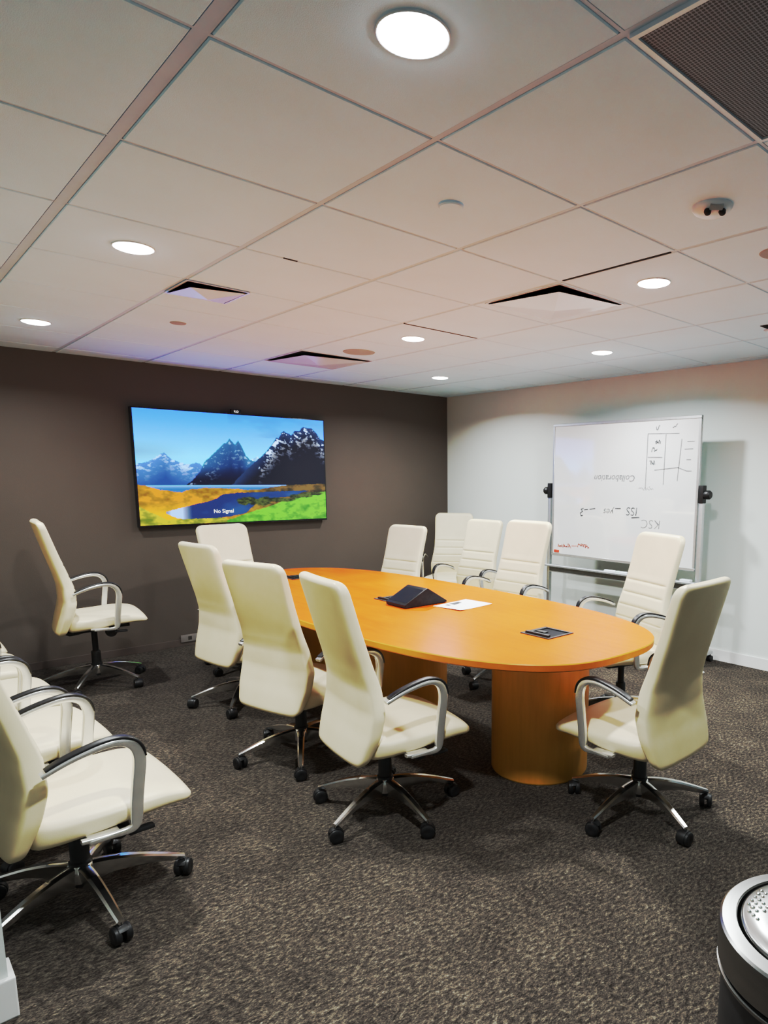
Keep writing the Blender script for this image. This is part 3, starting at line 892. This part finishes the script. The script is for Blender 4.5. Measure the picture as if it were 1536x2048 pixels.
# ------------------------------------------------------------------ waste bin
t = thing('waste_bin', 'round steel waste bin with dark body and domed lid, bottom right', 'trash can', (1.225, .371, 0))
b = bmesh.new(); add_lathe(b, [(.180, 0), (.184, .01), (.184, .565)], 72); link_mesh('body', b, M['dark_body'], t)
b = bmesh.new(); add_lathe(b, [(.186, .556), (.192, .557), (.194, .560), (.1935, .565), (.186, .567)], 72, cap=False); link_mesh('body_rim', b, M['steel'], t)
b = bmesh.new(); add_lathe(b, [(.150, .60), (.190, .574), (.1925, .576), (.1935, .580), (.194, .640), (.1925, .648), (.188, .652), (.163, .655), (.1605, .652), (.160, .62)], 96, cap=False)
link_mesh('collar', b, M['steel'], t, angle=30)
b = bmesh.new(); add_lathe(b, [(.161, .628), (.150, .628), (.01, .627)], 64, cap=False); link_mesh('shadow_gap', b, M['gap_black'], t)
b = bmesh.new(); add_lathe(b, [(.1545, .630), (.1550, .648), (.1535, .654), (.148, .658), (.125, .664), (.09, .669), (.05, .672), (.002, .673)], 96); lid = link_mesh('swing_lid', b, M['steel'], t, angle=60)
b = bmesh.new()
rr = random.Random(8)
def lid_z(r):
    return lerp_tab([(.002, .673), (.05, .672), (.09, .669), (.125, .664), (.148, .658), (.1535, .654)], r)
for i in range(11):
    for j in range(9):
        x = -.075 + .0145 * i + (.007 if j % 2 else 0); y = .055 + .0115 * j
        r = math.hypot(x, y)
        if r > .142 or rr.random() < .25: continue
        z = lid_z(r); k = rr.uniform(.8, 1.15)
        add_lathe(b, [(.0048 * k, z - .003), (.0042 * k, z + .0006), (.0026 * k, z + .0026), (.0003, z + .0034)], 10, (x, y, 0))
link_mesh('raised_glint_dots', b, M['chrome'], lid)  # bright raised dots stand for light specks reflected in the dimpled lid

# ------------------------------------------------------------------ flat plate standing for a pale patch low on the brown wall
t = thing('wall_plate', 'dull white plate low on the brown wall behind the far left table chair', 'wall plate', (2.08, YB - .0085, .062))
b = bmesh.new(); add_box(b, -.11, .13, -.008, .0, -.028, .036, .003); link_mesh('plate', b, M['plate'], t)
b = bmesh.new(); add_box(b, -.05, -.02, -.010, -.007, -.012, .02, .001, 1); add_box(b, .04, .07, -.010, -.007, -.012, .02, .001, 1); link_mesh('socket', b, M['port_frame'], t)  # two small dark insets added to the plate

# ------------------------------------------------------------------ world and view
w = bpy.data.worlds.new('room_air'); SC.world = w; w.use_nodes = True
w.node_tree.nodes['Background'].inputs['Color'].default_value = (.5, .5, .5, 1)
w.node_tree.nodes['Background'].inputs['Strength'].default_value = .05
SC.view_settings.view_transform = 'Standard'
SC.view_settings.look = 'None'
SC.view_settings.exposure = 0.0
# camera response: gentle toe, lifted mids, long highlight shoulder
SC.view_settings.use_curve_mapping = True
cm = SC.view_settings.curve_mapping
WL = 4.0
cm.white_level = (WL, WL, WL)
cv = cm.curves[3]
while len(cv.points) < len(PTS): cv.points.new(.5, .5)
for p, (x, y) in zip(cv.points, PTS):
    p.location = (x / WL, y)
cm.update()
SC.cycles.max_bounces = 8
SC.cycles.diffuse_bounces = 8
SC.cycles.sample_clamp_indirect = 6
